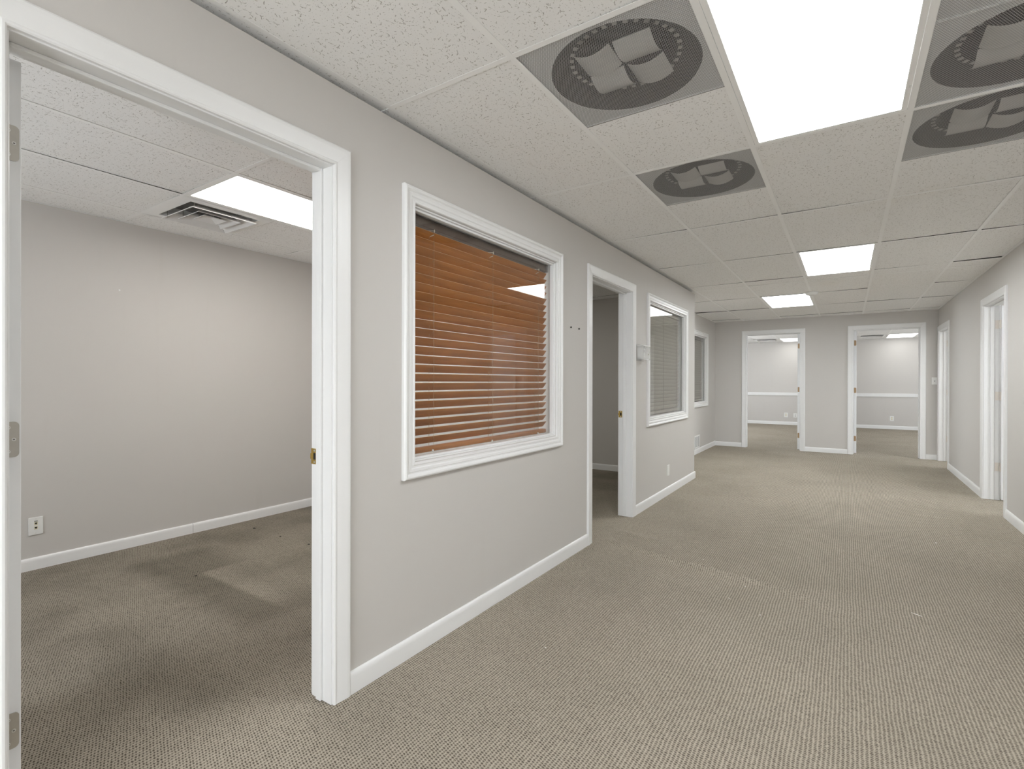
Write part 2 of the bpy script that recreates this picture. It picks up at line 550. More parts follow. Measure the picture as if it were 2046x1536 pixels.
def hinge_plate(bm, fr, plane_a, side, h0, h1, zc, onleaf):
    """rounded hinge leaf; lies on a face a=plane_a (jamb) or h=h0 (door edge)"""
    hh = 0.0445
    r = 0.010
    pts = []
    w0, w1 = (h0, h1)
    for cx, cz, t0 in ((w0 + r, zc - hh + r, math.pi), (w1, zc - hh, None), (w1, zc + hh, None), (w0 + r, zc + hh - r, math.pi / 2)):
        if t0 is None:
            pts.append((cx, cz))
        else:
            for i in range(5):
                t = t0 + (math.pi / 2) * i / 4
                pts.append((cx + r * math.cos(t), cz + r * math.sin(t)))
    th = 0.0016
    if onleaf:
        A = [bm.verts.new(fr(p[0], plane_a, p[1])) for p in pts]
        B = [bm.verts.new(fr(p[0], plane_a + th, p[1])) for p in pts]
    else:
        A = [bm.verts.new(fr(plane_a, p[0], p[1])) for p in pts]
        B = [bm.verts.new(fr(plane_a + side * th, p[0], p[1])) for p in pts]
    n = len(pts)
    bm.faces.new(A)
    bm.faces.new(B[::-1])
    for i in range(n):
        j = (i + 1) % n
        bm.faces.new((A[i], B[i], B[j], A[j]))

def build_door(name, fr, a0, a1, zt, hinge, hz, hmat, strike_z=None, leaf=True, detail=2):
    """a0..a1 clear opening between jambs, zt head; hinge = -1 (low side) or +1 (high side)"""
    base = fr((a0 + a1) / 2, 0, 0)
    root = struct_e(name, base)
    rv = 0.005
    pts = [(a1 + rv, 0.0), (a1 + rv, zt - rv * -1), (a0 - rv, zt + rv), (a0 - rv, 0.0)]
    pts = [(a0 - rv, 0.0), (a0 - rv, zt + rv), (a1 + rv, zt + rv), (a1 + rv, 0.0)]
    bm = bmesh.new()
    sweep_frame(bm, fr, pts, DOOR_PROF, False)
    link('casing', bm, M['trim'], root)
    bm = bmesh.new()
    sweep_frame(bm, fr, pts, DOOR_PROF, False, -1.0, -T)
    link('casing', bm, M['trim'], root)
    j = 0.018
    bm = bmesh.new()
    fbox(bm, fr, a0 - j, a0, -T, 0.0, 0, zt, 0.0012)
    fbox(bm, fr, a1, a1 + j, -T, 0.0, 0, zt, 0.0012)
    fbox(bm, fr, a0 - j, a1 + j, -T, 0.0, zt, zt + j, 0.0012)
    link('jamb', bm, M['trim'], root)
    s = 0.0115
    bm = bmesh.new()
    fbox(bm, fr, a0, a0 + s, -0.080, -0.050, 0.002, zt, 0.003)
    fbox(bm, fr, a1 - s, a1, -0.080, -0.050, 0.002, zt, 0.003)
    fbox(bm, fr, a0 + s, a1 - s, -0.080, -0.050, zt - s, zt, 0.003)
    link('door_stop', bm, M['trim'], root)
    aj = a0 if hinge < 0 else a1            # hinge jamb face
    d = -hinge                              # towards the opening
    e0, e1 = sorted((aj + d * 0.014, aj + d * 0.049))
    hl = -T - 0.010
    if leaf:
        bm = bmesh.new()
        W = (a1 - a0) - 0.008
        fbox(bm, fr, e0, e1, hl - W, hl, 0.012, zt - 0.006, 0.0015)
        lo = link('door_leaf', bm, M['door'], root)
        hk = hl - W + 0.06
    if leaf and detail >= 2:
        bm = bmesh.new()
        for sd in (-1, 1):
            ea = e0 if sd < 0 else e1
            cyl(bm, fr(ea, hk, 0.93), fr(ea + sd * 0.008, hk, 0.93), 0.030, 20)
            cyl(bm, fr(ea + sd * 0.008, hk, 0.93), fr(ea + sd * 0.032, hk, 0.93), 0.012, 14)
            cyl(bm, fr(ea + sd * 0.032, hk, 0.93), fr(ea + sd * 0.048, hk, 0.93), 0.018, 20, 0.027)
            cyl(bm, fr(ea + sd * 0.048, hk, 0.93), fr(ea + sd * 0.060, hk, 0.93), 0.027, 20, 0.018)
        link('door_knob', bm, hmat, root, True)
    for z in hz:
        bm = bmesh.new()
        hinge_plate(bm, fr, aj, d, -0.087, -T + 0.002, z, False)
        if leaf:
            # door-edge plate: rounded end away from the pin
            bm2 = bmesh.new()
            f2 = (lambda a, h, zz: fr(aj + d * 0.014 + d * (0.031 - a), h, zz)) if True else fr
            hinge_plate(bm2, f2, hl, 1, 0.0, 0.031, z, True)
            me = bpy.data.meshes.new('tmp')
            bm2.to_mesh(me)
            bm2.free()
            bm.from_mesh(me)
            bpy.data.meshes.remove(me)
        for q in range(5):
            zz = z - 0.0445 + 0.0178 * q
            cyl(bm, fr(aj + d * 0.0075, -T - 0.0055, zz + 0.0006), fr(aj + d * 0.0075, -T - 0.0055, zz + 0.0172), 0.0065, 12)
        ho = link('hinge', bm, hmat, root)
        if detail >= 2:
            for (w, dz) in ((0.008, 0.030), (0.018, 0.0), (0.008, -0.030)):
                ac = aj + d * (0.014 + w + 0.003)
                bm = bmesh.new()
                cyl(bm, fr(ac, hl + 0.0012, z + dz), fr(ac, hl + 0.0026, z + dz), 0.0042, 16)
                so = link('screw', bm, M['screw'], ho)
                so.matrix_parent_inverse = Matrix.Identity(4)
                so.parent = ho
                so.matrix_parent_inverse = ho.matrix_world.inverted() if False else Matrix.Identity(4)
                bm = bmesh.new()
                obox(bm, fr(ac, hl + 0.0028, z + dz), Vector(fr(0.0022, 0, 0)) - Vector(fr(0, 0, 0)), Vector(fr(0, 0.0003, 0)) - Vector(fr(0, 0, 0)), (0, 0, 0.0005))
                obox(bm, fr(ac, hl + 0.0028, z + dz), Vector(fr(0.0005, 0, 0)) - Vector(fr(0, 0, 0)), Vector(fr(0, 0.0003, 0)) - Vector(fr(0, 0, 0)), (0, 0, 0.0022))
                me = bpy.data.meshes.new('cross')
                bm.to_mesh(me)
                bm.free()
                so.data.materials.append(M['dark'])
                b3 = bmesh.new()
                b3.from_mesh(so.data)
                n0 = len(b3.faces)
                b3.from_mesh(me)
                b3.faces.ensure_lookup_table()
                for i in range(n0, len(b3.faces)):
                    b3.faces[i].material_index = 1
                b3.to_mesh(so.data)
                b3.free()
                bpy.data.meshes.remove(me)
    if strike_z is not None:
        sj = a1 if hinge < 0 else a0
        sd = -1 if hinge < 0 else 1
        bm = bmesh.new()
        z0, z1 = strike_z - 0.030, strike_z + 0.030
        m0, m1 = strike_z - 0.013, strike_z + 0.013
        # plate with a latch opening, and a curved lip
        fbox(bm, fr, sj, sj + sd * 0.0018, -T - 0.004, -0.088, m1, z1)
        fbox(bm, fr, sj, sj + sd * 0.0018, -T - 0.004, -0.088, z0, m0)
        fbox(bm, fr, sj, sj + sd * 0.0018, -0.0935, -0.088, m0, m1)
        fbox(bm, fr, sj, sj + sd * 0.0018, -T - 0.004, -0.108, m0, m1)
        fbox(bm, fr, sj + sd * -0.002, sj + sd * 0.0026, -T - 0.009, -T - 0.003, m0 + 0.002, m1 - 0.002, 0.001)
        so = link('strike_plate', bm, M['brass'], root)
        so['label'] = 'brass latch strike plate'
        bm = bmesh.new()
        fbox(bm, fr, sj, sj + sd * 0.0006, -0.108, -0.0935, m0, m1)
        link('latch_hole', bm, M['dark'], so)
        for zz in (strike_z - 0.022, strike_z + 0.022):
            bm = bmesh.new()
            cyl(bm, fr(sj + sd * 0.0015, -0.101, zz), fr(sj + sd * 0.0026, -0.101, zz), 0.0038, 14)
            link('screw', bm, M['screw'], so)
    return root

def baseboard(name, fr, runs, hgt=0.086, th=0.0135):
    bm = bmesh.new()
    prof = [(0, 0.0), (th, 0.0), (th, hgt - 0.022), (th * 0.9, hgt - 0.011), (th * 0.62, hgt - 0.003), (th * 0.3, hgt), (0, hgt)]
    for (a0, a1) in runs:
        A = [bm.verts.new(fr(a0, h, z)) for h, z in prof]
        B = [bm.verts.new(fr(a1, h, z)) for h, z in prof]
        n = len(prof)
        bm.faces.new(A)
        bm.faces.new(B[::-1])
        for i in range(n):
            j = (i + 1) % n
            bm.faces.new((A[i], A[j], B[j], B[i]))
    return struct(name, bm, M['trim'], True)

# ------------------------------------------------------------------ floor
RIDGES = [  # (polyline, height, half width)
    ([(-1.50, 3.66), (-1.33, 3.60), (-1.04, 3.49), (-0.73, 3.44), (-0.485, 3.38), (-0.24, 3.32), (-0.10, 3.29)], 0.028, 0.038),
    ([(-0.20, 3.46), (0.02, 3.62), (0.26, 3.72)], 0.006, 0.045),
    ([(-1.62, 3.94), (-1.31, 3.88), (-1.05, 3.80)], 0.011, 0.040),
    ([(-1.25, 3.24), (-0.92, 3.12), (-0.70, 3.05)], 0.007, 0.045),
    ([(-0.34, 4.60), (-0.10, 4.78)], 0.008, 0.035),
    ([(-0.15, 4.30), (0.10, 4.40), (0.30, 4.42)], 0.010, 0.035),
    ([(0.20, 5.10), (0.50, 5.25)], 0.007, 0.04),
    ([(0.05, 3.42), (0.30, 3.50), (0.55, 3.66)], 0.008, 0.04),
    ([(-1.34, 5.80), (-0.61, 5.86), (-0.10, 5.95)], 0.010, 0.05),
    ([(-0.92, 6.40), (-0.21, 6.75), (0.53, 6.80), (1.0, 6.70)], 0.011, 0.06),
    ([(-0.30, 7.60), (0.40, 7.70), (1.0, 7.5)], 0.010, 0.06),
    ([(0.45, 5.95), (0.85, 6.05)], 0.008, 0.05),
    ([(-1.10, 8.60), (-0.2, 8.9)], 0.009, 0.08),
    ([(-0.25, 2.55), (0.10, 2.70)], 0.004, 0.05),
]
def seg_d(px, py, a, b):
    ax, ay = a
    bx, by = b
    dx, dy = bx - ax, by - ay
    t = max(0.0, min(1.0, ((px - ax) * dx + (py - ay) * dy) / (dx * dx + dy * dy)))
    return math.hypot(px - ax - t * dx, py - ay - t * dy), t
def floor_h(x, y):
    z = 0.0
    for pts, hgt, w in RIDGES:
        best, tt = 9.0, 0.0
        n = len(pts) - 1
        for i in range(n):
            d, t = seg_d(x, y, pts[i], pts[i + 1])
            if d < best:
                best, tt = d, (i + t) / n
        if best < 4 * w:
            fade = math.sin(math.pi * min(1, max(0, 0.12 + 0.80 * tt))) ** 0.8
            z += hgt * fade * math.exp(-(best / w) ** 2)
    return z
def frange(a, b, s):
    n = max(1, round((b - a) / s))
    return [a + (b - a) * i / n for i in range(n)]
xs = frange(-4.6, -1.7, 0.25) + frange(-1.7, 1.25, 0.025) + frange(1.25, 4.4, 0.3) + [4.4]
ys = frange(-3.4, 2.2, 0.25) + frange(2.2, 7.9, 0.018) + frange(7.9, 9.2, 0.05) + frange(9.2, 16.8, 0.4) + [16.8]
bm = bmesh.new()
grid = [[bm.verts.new((x, y, floor_h(x, y) if (XL + 0.02 < x < XR - 0.02 and 2.3 < y < 9.3) else 0.0)) for y in ys] for x in xs]
for i in range(len(xs) - 1):
    for k in range(len(ys) - 1):
        bm.faces.new((grid[i][k], grid[i + 1][k], grid[i + 1][k + 1], grid[i][k + 1]))
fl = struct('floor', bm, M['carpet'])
for p in fl.data.polygons:
    p.use_smooth = True

# ------------------------------------------------------------------ door and window openings (clear between jambs)
D1 = (0.337, 1.217, 2.031)
D2 = (3.545, 4.405, 2.026)
D3 = (-1.572, -0.694, 2.100)
D4 = (0.091, 0.973, 2.102)
D5 = (6.318, 7.182, 2.020)
D6 = (9.400, 10.262, 2.020)
J = 0.018
def dop(d):
    return (d[0] - J, d[1] + J, 0.0, d[2] + J)
W1 = (1.651, 2.974, 0.862, 2.010)
W2 = (4.886, 6.216, 0.858, 2.012)
W3 = (8.306, 9.640, 0.862, 2.022)

# ------------------------------------------------------------------ walls
bm = bmesh.new()
wall_panels(bm, F_LEFT, YB - T, YC, CZ - 0.030, [dop(D1), dop(D2), W1, W2])
fbox(bm, F_LEFT, YB - T, YC, -T, -T + 0.010, CZ - 0.030, CZ + 0.02)  # thin strip added at the back to block light through the top gap
struct('wall_left', bm, M['paint'])
bm = bmesh.new()
wall_panels(bm, F_REC, YC, YF, CZ + 0.02, [W3])
struct('wall_left_alcove', bm, M['paint'])
bm = bmesh.new()
wall_panels(bm, F_FAR, XO - T, 4.3, CZ + 0.02, [dop(D3), dop(D4)])
struct('wall_far', bm, M['paint'])
bm = bmesh.new()
wall_panels(bm, F_RIGHT, YB - T, YF, CZ + 0.02, [dop(D5), dop(D6)])
struct('wall_right', bm, M['paint'])
bm = bmesh.new()
wx0, wx1 = -1.05, 0.65
wall_panels(bm, lambda a, h, z: (a, YB + h, z), XL, XR, CZ + 0.02, [(wx0, wx1, 0.40, 1.90)])
struct('wall_behind', bm, M['paint'])
bm = bmesh.new()
box(bm, XO - T, XO, -1.3, YF, 0, CZ + 0.02)
struct('wall_office_back', bm, M['paint_off'])
bm = bmesh.new()
box(bm, XO, XL - T, 3.27, 3.38, 0, CZ + 0.02)
struct('wall_office_partition', bm, M['paint_off'])
bm = bmesh.new()
box(bm, XO, XL - T, YC - 0.107, YC, 0, CZ + 0.02)
struct('wall_corner', bm, M['paint'])
bm = bmesh.new()
wall_panels(bm, lambda a, h, z: (a, -1.3 + h, z), XO - T, XL - T, CZ + 0.02, [(-3.7, -2.5, 1.05, 1.95)])  # opening added to let daylight into the office
struct('wall_office_near', bm, M['paint_off'])
YR = 16.52
bm = bmesh.new()
box(bm, XO - T, 4.3, YR, YR + T, 0, CZ + 0.02)
struct('wall_back', bm, M['paint_off'])
bm = bmesh.new()
box(bm, -0.41, -0.30, YF + T, YR, 0, CZ + 0.02)
struct('wall_back_partition', bm, M['paint_off'])
bm = bmesh.new()
wall_panels(bm, F_OFF, YF + T, YR, CZ + 0.02, [(12.5, 14.5, 0.85, 2.15)])  # opening added to let daylight into the left far room
struct('wall_back_left', bm, M['paint_off'])
bm = bmesh.new()
wall_panels(bm, lambda a, h, z: (4.2 - h, a, z), 4.9, YR, CZ + 0.02, [(5.0, 5.9, 0.85, 2.15), (8.5, 9.2, 0.85, 2.15), (12.5, 14.5, 0.85, 2.15)], -0.1)  # openings added to let daylight into the side and right far rooms
struct('wall_back_right', bm, M['paint_off'])
bm = bmesh.new()
box(bm, XR + T, 4.2, 8.25, 8.35, 0, CZ + 0.02)
struct('wall_side_partition', bm, M['paint_off'])
bm = bmesh.new()
box(bm, XR + T, 4.3, 4.8, 4.9, 0, CZ + 0.02)
struct('wall_side_near', bm, M['paint_off'])

# narrow strip of cut tile running over the top of the left wall, behind the edge tee
bm = bmesh.new()
for (y0, y1) in ((YB, 1.498), (1.502, 2.718), (2.722, 3.938), (3.942, 5.158), (5.162, 6.378), (6.382, YC)):
    box(bm, XL - T + 0.012, XL - 0.001, y0, y1, CZ + 0.002, CZ + 0.014)
struct('trim_1', bm, M['tile'])

# ------------------------------------------------------------------ baseboards
cw = 0.005 + 0.074
baseboard('baseboard_left', F_LEFT, [(YB, D1[0] - cw), (D1[1] + cw, D2[0] - cw), (D2[1] + cw, YC + 0.0135)])
baseboard('baseboard_corner', lambda a, h, z: (a, YC + h, z), [(XREC, XL + 0.0135)])
baseboard('baseboard_left_alcove', F_REC, [(YC, YF)])
baseboard('baseboard_far', F_FAR, [(XREC, D3[0] - cw), (D3[1] + cw, D4[0] - cw), (D4[1] + cw, XR)], 0.080)
baseboard('baseboard_right', F_RIGHT, [(YB, D5[0] - cw), (D5[1] + cw, D6[0] - cw)])
baseboard('baseboard_office', F_OFF, [(-1.3, 1.98), (1.983, 3.27), (3.38, YC - 0.107)], 0.078, 0.014)
baseboard('baseboard_office_partition', lambda a, h, z: (a, 3.27 - h, z), [(XO, XL - T)], 0.078)
baseboard('baseboard_corner_office', lambda a, h, z: (a, YC - 0.107 - h, z), [(XO, XL - T)], 0.082)
baseboard('baseboard_back', lambda a, h, z: (a, YR - h, z), [(XO, -0.41), (-0.30, 4.2)], 0.088, 0.016)
bm = bmesh.new()
box(bm, XO, -0.41, YR - 0.020, YR, 0.838, 0.925, 0.004)
struct('trim_2', bm, M['trim'])
bm = bmesh.new()
box(bm, -0.30, 4.2, YR - 0.020, YR, 0.843, 0.929, 0.004)
struct('trim_3', bm, M['trim'])

# ------------------------------------------------------------------ ceilings
FL = 0.012   # half flange
LIFT = [(1.203, 6.38, 0.014), (-2.132, 8.82, 0.016), (0.832, 5.16, 0.008), (-2.132, 7.60, 0.004)]
def ceiling(name, x0, x1, y0, y1, xl, yl, holes, halves=(), jit=0.006):
    """xl / yl: tee positions; holes: cells to leave out (centre inside); halves: cells cut at mid length"""
    X = [x0] + [v for v in xl if x0 + 0.02 < v < x1 - 0.02] + [x1]
    Y = [y0] + [v for v in yl if y0 + 0.02 < v < y1 - 0.02] + [y1]
    bm = bmesh.new()
    def tile(a0, a1, b0, b1):
        g = 0.006
        zs = [CZ + 0.0020 + random.random() ** 2 * jit * q for q in (0.3, 0.3, 1.0, 1.0)]
        c = [(a0 + g, b0 + g), (a1 - g, b0 + g), (a1 - g, b1 - g), (a0 + g, b1 - g)]
        for lx, ly, lz in LIFT:
            for q in (2, 3):
                if abs(c[q][0] - lx) < 0.02 and abs(c[q][1] - ly) < 0.02:
                    zs[q] = CZ + lz
        lo = [bm.verts.new((p[0], p[1], z)) for p, z in zip(c, zs)]
        hi = [bm.verts.new((p[0], p[1], z + 0.015)) for p, z in zip(c, zs)]
        bm.faces.new(lo)
        bm.faces.new(hi[::-1])
        for i in range(4):
            k = (i + 1) % 4
            bm.faces.new((lo[i], hi[i], hi[k], lo[k])).material_index = 1
    for i in range(len(X) - 1):
        for k in range(len(Y) - 1):
            a0, a1, b0, b1 = X[i], X[i + 1], Y[k], Y[k + 1]
            cx, cy = (a0 + a1) / 2, (b0 + b1) / 2
            if any(h[0] < cx < h[1] and h[2] < cy < h[3] for h in holes):
                continue
            hv = [h for h in halves if h[0] < cx < h[1] and h[2] < cy < h[3]]
            if hv:
                tile(a0, a1, (b0 + b1) / 2 - 0.004, b1)
            else:
                tile(a0, a1, b0, b1)
    # lid added over the tiles to keep sky light out
    box(bm, x0, x1, y0, y1, CZ + 0.36, CZ + 0.40)
    o = struct(name, bm, M['tile'])
    o.data.materials.append(M['core'])
    bm = bmesh.new()
    bw = bmesh.new()
    for v in X:
        for s0, s1 in ([(v - FL, v + FL)] if x0 < v < x1 else ([(v, v + 0.020)] if v == x0 else [(v - 0.020, v)])):
            box(bm, s0, s1, y0, y1, CZ, CZ + 0.0014)
        box(bw, v - 0.0015, v + 0.0015, y0, y1, CZ + 0.0014, CZ + 0.035)
    for v in Y:
        for k in range(len(X) - 1):
            a0, a1 = X[k] + FL, X[k + 1] - FL
            if y0 < v < y1:
                box(bm, a0, a1, v - FL, v + FL, CZ + 0.0002, CZ + 0.0012)
                box(bw, a0, a1, v - 0.0015, v + 0.0015, CZ + 0.0012, CZ + 0.035)
            else:
                s0, s1 = (v, v + 0.02) if v == y0 else (v - 0.02, v)
                box(bm, a0, a1, s0, s1, CZ + 0.0002, CZ + 0.0012)
    link('ceiling_grid', bm, M['tee'], o)
    link('grid_web', bw, M['web_shade'], o)  # white webs coloured dark, as the shade inside the gaps
    return o

GX = [-0.998 + 0.61 * k for k in range(-6, 10)]
GY = [1.50 + 1.22 * k for k in range(-5, 13)]
c0, c1, c2, c3 = -1.608, -0.998, -0.388, 0.222
LIGHTS = [(c2, c3, 1.50), (c2, c3, 5.16), (c1, c2, 7.60), (c2, c3, -2.16), (c1, c2, -0.94 - 1.22)]
LIGHTS = LIGHTS[:4]
hol = [(a, b, y, y + 1.22) for a, b, y in LIGHTS] + [(c3, 0.832, 1.50, 2.72)]
ceiling('ceiling', XL, XR, YB, YC, [c0] + [v for v in GX if v > -1.5], GY, hol,
        [(c1, c2, 1.50, 2.72), (c1, c2, 2.72, 3.94), (c3, 0.832, 2.72, 3.94)])
ceiling('ceiling_far', XREC, XR, YC + 0.0, YF, [c0] + [v for v in GX if v > -1.5], GY, hol)
ceiling('ceiling_office', XO, XL - T, -1.3, 3.27, GX, GY, [(-3.438, -2.828, 1.50, 2.72)], [(-4.048, -3.438, 1.50, 2.72)])
ceiling('ceiling_dark_office', XO, XL - T, 3.38, YC - 0.107, GX, GY, [(-3.438, -2.828, 3.94, 5.16)])
ceiling('ceiling_alcove_office', XO, XREC - T, YC, YF, GX, GY, [])
R3X = [-2.13 + 0.61 * k for k in range(-4, 4)]
R4X = [0.213 + 0.61 * k for k in range(-1, 8)]
RY = [15.10 + 1.22 * k for k in range(-4, 2)]
ceiling('ceiling_back_left', XO, -0.41, YF + T, YR, R3X, RY, [(-1.52, -0.91, 15.10, 16.32), (-1.52, -0.91, 11.44, 12.66)], [(-2.13, -1.52, 15.10, 16.32)])
ceiling('ceiling_back_right', -0.30, 4.2, YF + T, YR, R4X, RY, [(0.823, 1.433, 15.10, 16.32), (0.823, 1.433, 11.44, 12.66)], [(0.213, 0.823, 15.10, 16.32)])
SX = [1.44 + 0.61 * k for k in range(0, 5)]
ceiling('ceiling_side', XR + T, 4.2, 4.9, 8.25, SX, GY, [(2.05, 2.66, 6.38, 7.60)])
ceiling('ceiling_side_far', XR + T, 4.2, 8.35, YF, SX, GY, [(2.05, 2.66, 8.82, 10.04)])

# ------------------------------------------------------------------ troffers
def troffer(label, x0, x1, y0, y1, lens, group=None):
    cx, cy = (x0 + x1) / 2, (y0 + y1) / 2
    t = thing('ceiling_light', label, 'ceiling light', (cx, cy, CZ), group)
    g, w = 0.0125, 0.021
    bm = bmesh.new()
    for (a0, a1, b0, b1) in ((x0 + g, x0 + g + w, y0 + g, y1 - g), (x1 - g - w, x1 - g, y0 + g, y1 - g),
                             (x0 + g + w, x1 - g - w, y0 + g, y0 + g + w * 0.7), (x0 + g + w, x1 - g - w, y1 - g - w * 0.7, y1 - g)):
        box(bm, a0, a1, b0, b1, CZ + 0.0005, CZ + 0.012, 0.0012)
    # housing sides and top
    box(bm, x0 + g, x0 + g + 0.004, y0 + g, y1 - g, CZ + 0.012, CZ + 0.11)
    box(bm, x1 - g - 0.004, x1 - g, y0 + g, y1 - g, CZ + 0.012, CZ + 0.11)
    box(bm, x0 + g, x1 - g, y0 + g, y1 - g, CZ + 0.11, CZ + 0.114)
    link('frame', bm, M['tee'], t)
    bm = bmesh.new()
    box(bm, x0 + g + w, x1 - g - w, y0 + g + w * 0.7, y1 - g - w * 0.7, CZ + 0.0045, CZ + 0.0085)
    link('diffuser_lens', bm, lens, t)
    for yy in (y0 + 0.22, y1 - 0.22):
        bm = bmesh.new()
        box(bm, x1 - g - 0.0115, x1 - g - 0.003, yy - 0.011, yy + 0.011, CZ - 0.0005, CZ + 0.002, 0.0008)
        link('latch', bm, M['plastic'], t)
    return t

TG = 'recessed fluorescent ceiling lights'
troffer('large recessed ceiling light nearest the camera, between the perforated diffusers', c2, c3, 1.50, 2.72, M['lens'], TG)
troffer('recessed ceiling light in the middle of the corridor ceiling', c2, c3, 5.16, 6.38, M['lens_deep'], TG)
troffer('recessed ceiling light with a smoke detector at its corner', c1, c2, 7.60, 8.82, M['lens_deep'], TG)
troffer('added unseen ceiling light behind the camera near the shopfront', c2, c3, -2.16, -0.94, M['lens'], TG)  # added to even out the corridor lighting
troffer('lit ceiling light inside the near left office beside a square vent', -3.438, -2.828, 1.50, 2.72, M['lens_off'], TG)
troffer('added unseen ceiling light brightening the second left office', -3.438, -2.828, 3.94, 5.16, M['lens_added'], TG)  # added to lift the darkness seen through the second doorway
troffer('ceiling light seen through the left far doorway', -1.52, -0.91, 15.10, 16.32, M['lens_far'], TG)
troffer('ceiling light seen through the right far doorway', 0.823, 1.433, 15.10, 16.32, M['lens_far'], TG)
troffer('added unseen ceiling light of the left far room just past the doorway', -1.52, -0.91, 11.44, 12.66, M['lens_far'], TG)  # this light and the next are added to brighten the far rooms
troffer('added unseen ceiling light of the right far room just past the doorway', 0.823, 1.433, 11.44, 12.66, M['lens_far'], TG)
troffer('ceiling light of the side room behind the nearer right door', 2.05, 2.66, 6.38, 7.60, M['lens_side'], TG)
troffer('ceiling light of the side room behind the farther right door', 2.05, 2.66, 8.82, 10.04, M['lens_side'], TG)

# ------------------------------------------------------------------ perforated diffusers
def perf_parts():
    """meshes of one perforated diffuser, centred on its own origin"""
    S = 0.301
    R0 = 0.272
    out = []
    bm = bmesh.new()
    box(bm, -S, S, -S, S, 0.0016, 0.0019)
    out.append(('perforated_face', bm, M['perf'], False))
    bm = bmesh.new()
    n = 72
    A, B, A2, B2 = [], [], [], []
    for i in range(n):
        t = 2 * math.pi * i / n
        c, s = math.cos(t), math.sin(t)
        q = S / max(abs(c), abs(s))
        A.append(bm.verts.new((R0 * c, R0 * s, 0.007)))
        B.append(bm.verts.new((q * c, q * s, 0.007)))
    for i in range(n):
        j = (i + 1) % n
        bm.faces.new((A[i], A[j], B[j], B[i]))
    for (a0, a1, b0, b1) in ((-S, -S + 0.003, -S, S), (S - 0.003, S, -S, S), (-S, S, -S, -S + 0.003), (-S, S, S - 0.003, S)):
        box(bm, a0, a1, b0, b1, 0.0025, 0.0072)
    out.append(('back_pan', bm, M['pan'], False))
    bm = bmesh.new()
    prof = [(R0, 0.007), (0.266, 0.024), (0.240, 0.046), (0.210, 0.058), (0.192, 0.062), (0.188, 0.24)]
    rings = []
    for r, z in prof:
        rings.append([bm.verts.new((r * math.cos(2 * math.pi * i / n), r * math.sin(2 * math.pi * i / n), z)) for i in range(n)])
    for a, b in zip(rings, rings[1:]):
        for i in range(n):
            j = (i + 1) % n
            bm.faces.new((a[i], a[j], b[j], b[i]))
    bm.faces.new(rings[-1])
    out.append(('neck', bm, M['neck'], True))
    bm = bmesh.new()
    m = 34
    for i in range(m):
        t = 2 * math.pi * (i + 0.5) / m
        c, s = math.cos(t), math.sin(t)
        obox(bm, (0.196 * c, 0.196 * s, 0.056), (0.008 * c, 0.008 * s, 0.0), (-0.0080 * s, 0.0080 * c, 0), (0, 0, 0.0012))
    out.append(('collar_tabs', bm, M['tab'], False))
    for (sx, sy, along) in ((-1, -1, 1), (1, -1, 0), (-1, 1, 0), (1, 1, 1)):
        bm = bmesh.new()
        cx, cy, w = sx * 0.074, sy * 0.074, 0.067
        N = 10
        lo, hi = [], []
        for i in range(N + 1):
            t = -1 + 2 * i / N
            z = 0.012 + 0.020 * abs(t) ** 2.0
            for q, lst, dz in ((0, lo, 0), (1, hi, 0.0018)):
                pr = []
                for e in (-1, 1):
                    if along == 0:
                        pr.append(bm.verts.new((cx + e * w, cy + t * w, z + dz)))
                    else:
                        pr.append(bm.verts.new((cx + t * w, cy + e * w, z + dz)))
                lst.append(pr)
        for i in range(N):
            bm.faces.new((lo[i][0], lo[i][1], lo[i + 1][1], lo[i + 1][0]))
            bm.faces.new((hi[i][0], hi[i + 1][0], hi[i + 1][1], hi[i][1]))
            for e in (0, 1):
                bm.faces.new((lo[i][e], lo[i + 1][e], hi[i + 1][e], hi[i][e]))
        bm.faces.new((lo[0][0], hi[0][0], hi[0][1], lo[0][1]))
        bm.faces.new((lo[N][0], lo[N][1], hi[N][1], hi[N][0]))
        out.append(('deflector_vane', bm, M['vane'], True))
    return out

def local_thing(name, label, cat, loc, parts, group=None):
    t = thing(name, label, cat, (0, 0, 0), group)
    for (n, bm, mt, sm) in parts:
        link(n, bm, mt, t, sm)
    t.location = loc
    return t

def copy_thing(src, label, loc, rz=0.0):
    r = src.copy()
    COL.objects.link(r)
    r.location = loc
    r.rotation_euler = (0, 0, rz)
    r['label'] = label
    for ch in [o for o in bpy.data.objects if o.parent == src]:
        c = ch.copy()
        COL.objects.link(c)
        c.parent = r
        for g in [o for o in bpy.data.objects if o.parent == ch]:
            d = g.copy()
            COL.objects.link(d)
            d.parent = c
    return r

PG = 'perforated ceiling air diffusers'
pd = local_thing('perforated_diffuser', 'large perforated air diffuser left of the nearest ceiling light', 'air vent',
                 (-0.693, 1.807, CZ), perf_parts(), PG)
copy_thing(pd, 'smaller-looking perforated air diffuser behind the first one, left of the light\'s far end', (-0.693, 3.026, CZ))
copy_thing(pd, 'perforated air diffuser right of the nearest ceiling light, upper of the round pair', (0.527, 2.412, CZ))
copy_thing(pd, 'perforated air diffuser farthest on the right side, just beyond the nearest light', (0.527, 3.026, CZ))
